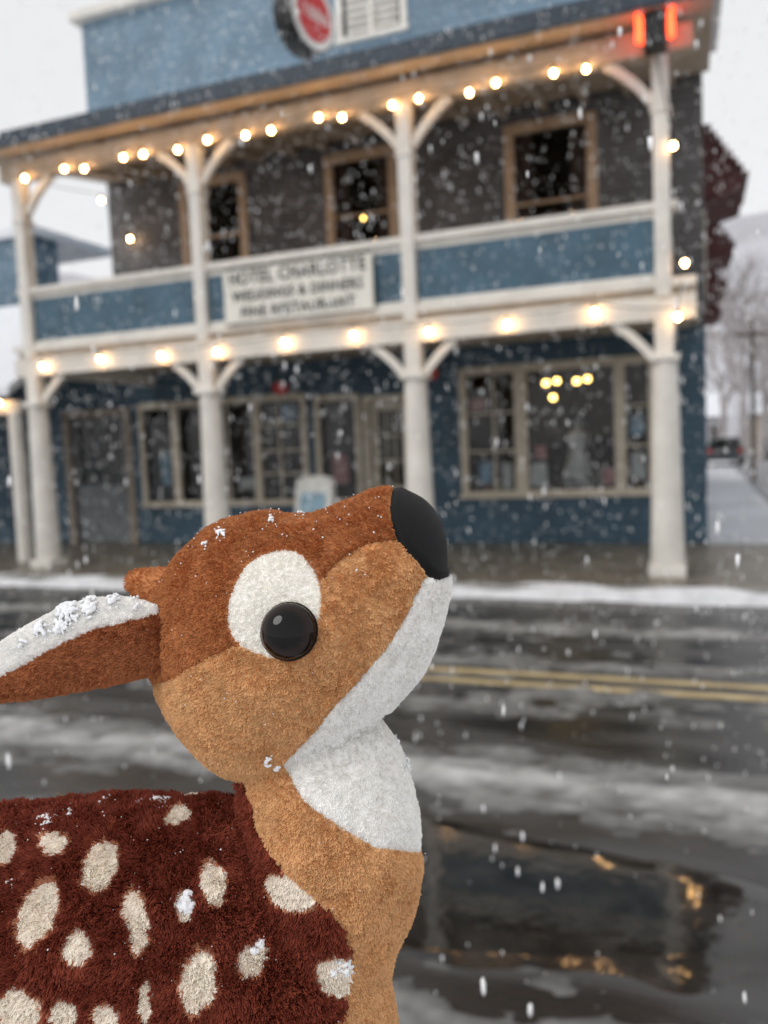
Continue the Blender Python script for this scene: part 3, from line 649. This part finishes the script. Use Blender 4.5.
body=colmesh('body',Lv,Fq,vcol)
nm,nt,b=newmat('nose_satin'); b.inputs['Roughness'].default_value=.55; b.inputs['Specular IOR Level'].default_value=.2
tc=nt.nodes.new('ShaderNodeTexCoord'); wv=nt.nodes.new('ShaderNodeTexNoise'); wv.inputs['Scale'].default_value=1800; nt.links.new(tc.outputs['Object'],wv.inputs['Vector'])
rr_=nt.nodes.new('ShaderNodeValToRGB'); rr_.color_ramp.elements[0].color=(.001,.001,.001,1); rr_.color_ramp.elements[1].color=(.008,.008,.009,1); nt.links.new(wv.outputs['Fac'],rr_.inputs[0]); nt.links.new(rr_.outputs[0],b.inputs['Base Color'])
bp=nt.nodes.new('ShaderNodeBump'); bp.inputs['Strength'].default_value=.7; bp.inputs['Distance'].default_value=.0005; nt.links.new(wv.outputs['Fac'],bp.inputs['Height']); nt.links.new(bp.outputs[0],b.inputs['Normal'])
body.data.materials.append(nm); body.data.polygons.foreach_set('material_index',(isn[Fq].sum(1)>=2).astype(np.int32))

fm,nt,b=newmat('fur'); a=nt.nodes.new('ShaderNodeAttribute'); a.attribute_name='col'; nt.links.new(a.outputs['Color'],b.inputs['Base Color'])
b.inputs['Roughness'].default_value=.75; b.inputs['Specular IOR Level'].default_value=.18
def fur(name,V,Lv,Fq,NR,classify,comb,dens=.85,exclude=None):
    p=Lv[Fq]/S_; ar=.5*np.linalg.norm(np.cross(p[:,2]-p[:,0],p[:,3]-p[:,1]),axis=1)
    cen=V[Fq].mean(1); wt=np.where((cen[:,2]>-25)&(cen[:,1]<1060)&(cen[:,0]>-60),1.0,.12)*dens
    cnt=ar*wt; tot=int(cnt.sum()); f=rng.choice(len(Fq),tot,p=cnt/cnt.sum())
    u=rng.random(tot);v=rng.random(tot); W=np.stack([(1-u)*(1-v),u*(1-v),u*v,(1-u)*v],-1)
    G=Fq[f]; P=(V[G]*W[:,:,None]).sum(1); L=(Lv[G]*W[:,:,None]).sum(1); Nn=(NR[G]*W[:,:,None]).sum(1); Nn/=np.linalg.norm(Nn,axis=1)[:,None]
    col,ln,x,y=classify(P)
    keep=ln>0
    if exclude is not None: keep&=~exclude(x,y)
    P,L,Nn,col,ln,x,y=[q[keep] for q in(P,L,Nn,col,ln,x,y)]; n=len(P)
    cb=comb(P)
    def vn(fr,off,o=1): return np.stack([(fbm(P[:,0]*fr,P[:,1]*fr,P[:,2]*fr+off+k*31.,o) if o>1 else vnoise(P[:,0]*fr,P[:,1]*fr,P[:,2]*fr+off+k*57.))-.5 for k in range(3)],-1)*2
    tu=vn(.05,0,2); tu2=vn(.42,9)
    lg=ln>4.5
    d=Nn*1.0+cb*.42+tu*np.where(lg,1.0,.6)[:,None]+tu2*np.where(lg,.6,.38)[:,None]+rng.normal(0,.10,(n,3))
    dn_=(d*Nn).sum(1); d+=Nn*np.maximum(.42-dn_,0)[:,None]; d/=np.linalg.norm(d,axis=1)[:,None]
    hv_=vnoise(P[:,0]*.33,P[:,1]*.33,P[:,2]*.33+3.)
    hf=np.where(lg,.70+.55*hv_,.82+.36*hv_)
    ll=(ln*hf*rng.uniform(.85,1.05,n)*S_)
    T=np.array([0,.33,.66,1.0]); cur=(cb*.25+tu2*.3)
    pts=L[:,None]-Nn[:,None]*(.6*S_)+ll[:,None,None]*(T[None,:,None]*d[:,None]+(T**2)[None,:,None]*cur[:,None]*.5)
    rad=np.array([.76,.68,.56,.34])[None]*S_*rng.uniform(.75,1.05,(n,1))
    br=rng.normal(1,.06,n)*(.90+.20*fbm(P[:,0]*.05,P[:,1]*.05,P[:,2]*.05,3))*(.88+.24*hv_)
    br=np.where(col.min(1)>.6,.55+.45*br,br)
    col=np.clip(col*br[:,None],0,.98)
    hc=bpy.data.hair_curves.new(name); hc.add_curves([4]*n)
    hc.attributes['position'].data.foreach_set('vector',pts.astype(np.float32).ravel())
    ra=hc.attributes.get('radius') or hc.attributes.new('radius','FLOAT','POINT')
    ra.data.foreach_set('value',rad.astype(np.float32).ravel())
    ca=hc.attributes.new('col','FLOAT_COLOR','CURVE'); ca.data.foreach_set('color',np.concatenate([col,np.ones((n,1))],1).astype(np.float32).ravel())
    hc.materials.append(fm); o=bpy.data.objects.new(name,hc); COL.objects.link(o); o.parent=deer
    print(name,n,time.time()-T0); return L,Nn,x,y
EX,EY,ER=288,630,27
def comb_body(P):
    hd=np.clip((800-P[:,1])/60,0,1)[:,None]
    c=hd*np.array([-.75,-.45,0])[None]+(1-hd)*np.array([-.45,-.75,0])[None]
    nk=((P[:,0]>230)&(P[:,1]>740))[:,None]; return np.where(nk,np.array([-.1,-.9,0])[None],c)
FL_,FN_,FX_,FY_=fur('body_fur',V,Lv,Fq,NR,classify,comb_body,1.1,lambda x,y:(x-EX)**2+(y-EY)**2<(ER-3)**2)

W0=58.; kf=1-W0/FP
def inv(P): return [(384+(x-384)*kf,512+(y-512)*kf) for x,y in P]
EAR=inv([(176,634),(160,610),(140,601),(112,598),(78,604),(40,620),(5,641),(-30,664),(-62,690),(-50,704),(-20,702),(20,698),(60,692),(110,683),(150,674),(174,664)])
he=2.0; ex=np.arange(-60,200,he); ey=np.arange(580,712,he); ez=np.arange(10,104,he)
He=inflate(EAR,ex,ey,he); Fe=field(He,he,ez,.40,W0)
Ve,Fqe=nets(Fe,(ex[0],ey[0],ez[0]),he); Ve=smoothV(Ve,Fqe,3)
EARW=[(-90,690),(-20,688),(20,668),(60,645),(100,628),(140,618),(168,612),(190,560),(-90,560)]
def classE(P):
    f=1/(1-P[:,2]/FP); x=384+(P[:,0]-384)*f; y=512+(P[:,1]-512)*f
    col=np.tile(np.array(CD['ear']),(len(P),1)); ln=np.full(len(P),4.2); m=inpoly(x,y,EARW); col[m]=CD['white']; ln[m]=3.0
    return col,ln,x,y
ce,le,xe_,ye_=classE(Ve); Le=loc(Ve); Ne=vnormals(Le,Fqe)
de=np.full(len(Ve),1e9)
for p in polyline(EARW[1:7]): de=np.minimum(de,(xe_-p[0])**2+(ye_-p[1])**2)
Le=Le-Ne*(2.5*np.exp(-(np.sqrt(de)/4)**2)*S_)[:,None]
colmesh('ear',Le,Fqe,ce)
EL_,EN_,EX_,EY_=fur('ear_fur',Ve,Le,Fqe,Ne,classE,lambda P:np.tile(np.array([-.9,-.2,0]),(len(P),1)),1.1)

def surf_at(px,py):
    k=np.where((vx-px)**2+(vy-py)**2<25)[0]; k=k[V[k,2]>0]; k=k[np.argmax(V[k,2])]; return Lv[k],NR[k]
eyem,nt,b=newmat('eye_plastic'); b.inputs['Specular IOR Level'].default_value=.28
tc=nt.nodes.new('ShaderNodeTexCoord'); n=nt.nodes.new('ShaderNodeTexNoise'); n.inputs['Scale'].default_value=300; nt.links.new(tc.outputs['Object'],n.inputs['Vector'])
mr=nt.nodes.new('ShaderNodeMapRange'); mr.inputs[3].default_value=.02; mr.inputs[4].default_value=.08; nt.links.new(n.outputs['Fac'],mr.inputs[0]); nt.links.new(mr.outputs[0],b.inputs['Roughness'])
ln_=nt.nodes.new('ShaderNodeVectorMath'); ln_.operation='LENGTH'; mp2=nt.nodes.new('ShaderNodeMapping'); mp2.inputs['Scale'].default_value=(1,1,0); nt.links.new(tc.outputs['Object'],mp2.inputs[0]); nt.links.new(mp2.outputs[0],ln_.inputs[0])
er=ER*.90*S_
mr2=nt.nodes.new('ShaderNodeMapRange'); mr2.inputs[1].default_value=0; mr2.inputs[2].default_value=er; nt.links.new(ln_.outputs['Value'],mr2.inputs[0])
r=nt.nodes.new('ShaderNodeValToRGB'); e=r.color_ramp.elements; e[0].position=.6; e[0].color=(.002,.0015,.0015,1); e[1].position=.8; e[1].color=(.016,.007,.004,1); q3=e.new(.97); q3.color=(.005,.003,.002,1)
nt.links.new(mr2.outputs[0],r.inputs[0]); nt.links.new(r.outputs[0],b.inputs['Base Color'])
rimm=mat('eye_rim',(.010,.006,.005),.5,.2,200,spec=.15)
p,nn=surf_at(EX,EY); SV2,SF2=uvs(32,24)
for sgn in(1,-1):
    c=Vector(p)*1.0; nv=Vector(nn)
    if sgn<0: c.z*=-1; nv.z*=-1
    nv=nv.normalized(); rot=nv.to_track_quat('Z','Y').to_matrix()
    eo=mobj('eye',SV2*np.array([er,er,er*.62]),SF2,eyem,deer,True); eo.matrix_local=Matrix.Translation(c+nv*er*.22)@rot.to_4x4()
    tv=[];tf=[];n1,n2=40,10
    for i in range(n1):
        for j in range(n2):
            a=2*math.pi*i/n1;b_=2*math.pi*j/n2; rr_=er*1.0+math.cos(b_)*er*.05; tv.append((rr_*math.cos(a),rr_*math.sin(a),math.sin(b_)*er*.08))
            tf.append((i*n2+j,((i+1)%n1)*n2+j,((i+1)%n1)*n2+(j+1)%n2,i*n2+(j+1)%n2))
    ro=mobj('eye_rim',tv,tf,rimm,deer,True); ro.matrix_local=Matrix.Translation(c+nv*er*.12)@rot.to_4x4()

# ---- snow caught in the fur : fused crystalline clumps
sm,nt,b=newmat('fresh_snow'); b.inputs['Base Color'].default_value=(.94,.95,.97,1); b.inputs['Roughness'].default_value=.6; b.inputs['Specular IOR Level'].default_value=.2
tc=nt.nodes.new('ShaderNodeTexCoord'); n=nt.nodes.new('ShaderNodeTexNoise'); n.inputs['Scale'].default_value=1400; n.inputs['Detail'].default_value=4; nt.links.new(tc.outputs['Object'],n.inputs['Vector']); bp=nt.nodes.new('ShaderNodeBump'); bp.inputs['Distance'].default_value=.0005; nt.links.new(n.outputs['Fac'],bp.inputs['Height']); nt.links.new(bp.outputs[0],b.inputs['Normal'])
CLV=[];CLF=[];cbase=0
def cluster(A_,px,py,rad,n,big=2.6,lift=3.,h=.6):
    global cbase
    LL,NN,XX,YY=A_
    k=np.where((XX-px)**2+(YY-py)**2<rad**2)[0]; k=k[LL[k,2]>-20*S_]
    if len(k)==0: return
    w_=np.exp(-((XX[k]-px)**2+(YY[k]-py)**2)/(rad*.55)**2); k=rng.choice(k,n,p=w_/w_.sum())
    dd=np.sqrt((XX[k]-px)**2+(YY[k]-py)**2)/rad
    c=LL[k]/S_+NN[k]*(rng.uniform(.5,1.,n)*lift*(1.25-dd))[:,None]+NN[k]*1.3
    r=rng.uniform(.6,big,n)*(1.15-.6*dd)
    lo=c.min(0)-4; hi=c.max(0)+4
    ax_=[np.arange(lo[i],hi[i],h) for i in range(3)]
    if len(ax_[0])*len(ax_[1])*len(ax_[2])>6e6: return
    Fg=np.full([len(a) for a in ax_],9.,np.float32)
    for (cx,cy,cz),rr in zip(c,r):
        sl=[slice(max(0,int((v-rr-3-lo[i])/h)),int((v+rr+3-lo[i])/h)+2) for i,v in enumerate((cx,cy,cz))]
        a,b_,d_=[ax_[i][sl[i]] for i in range(3)]
        dist=np.sqrt((a[:,None,None]-cx)**2+(b_[None,:,None]-cy)**2+(d_[None,None,:]-cz)**2)-rr
        Fg[tuple(sl)]=smin(Fg[tuple(sl)],dist,1.6)
    Fg+=(rng.random(Fg.shape).astype(np.float32)-.5)*.6
    v,f=nets(Fg,lo,h,flip=False)
    if len(f)==0: return
    CLV.append(v*S_); CLF.append(f+cbase); cbase+=len(v)
BA=(FL_,FN_,FX_,FY_); EA=(EL_,EN_,EX_,EY_)
for (x,y,r_,n) in [(45,820,16,70),(52,816,10,30),(155,802,14,80),(167,800,9,30),(140,804,8,16),(222,536,8,30),(208,548,5,8),(272,522,6,14),(300,518,6,8),(186,905,11,110),(188,894,6,30),(260,942,8,26),(254,950,6,16),(268,762,7,18),(277,768,5,8),(408,765,8,26),(400,742,6,12),(345,966,12,40),(334,972,8,12),(452,575,5,8),(70,815,12,24),(100,806,12,18),(225,803,10,14),(12,885,7,8)]: cluster(BA,x,y,r_,n,1.9,2.6)
for (x,y,r_,n) in [(68,614,17,260),(62,628,10,90),(90,608,14,150),(114,603,10,60),(44,630,12,80),(134,605,8,20),(24,644,9,16)]: cluster(EA,x,y,r_,n,2.0,4.2)
fastmesh('snow_clumps',np.concatenate(CLV),np.concatenate(CLF),sm,deer,True)
C=[];Rr=[]
upf=np.where((FN_[:,1]>.35)&(FL_[:,2]>-25*S_)&(FY_<1000))[0]; k=rng.choice(upf,240); C.append(FL_[k]+FN_[k]*(rng.uniform(2.5,5,240)*S_)[:,None]); Rr.append(rng.uniform(.35,.95,240)*S_)
k=rng.choice(np.where(FL_[:,2]>0)[0],100); C.append(FL_[k]+FN_[k]*(rng.uniform(3,6,100)*S_)[:,None]); Rr.append(rng.uniform(.35,.65,100)*S_)
blobs('snow_specks',np.concatenate(C),np.concatenate(Rr),sm,deer,(1,1,1),.4)
print('done',time.time()-T0)
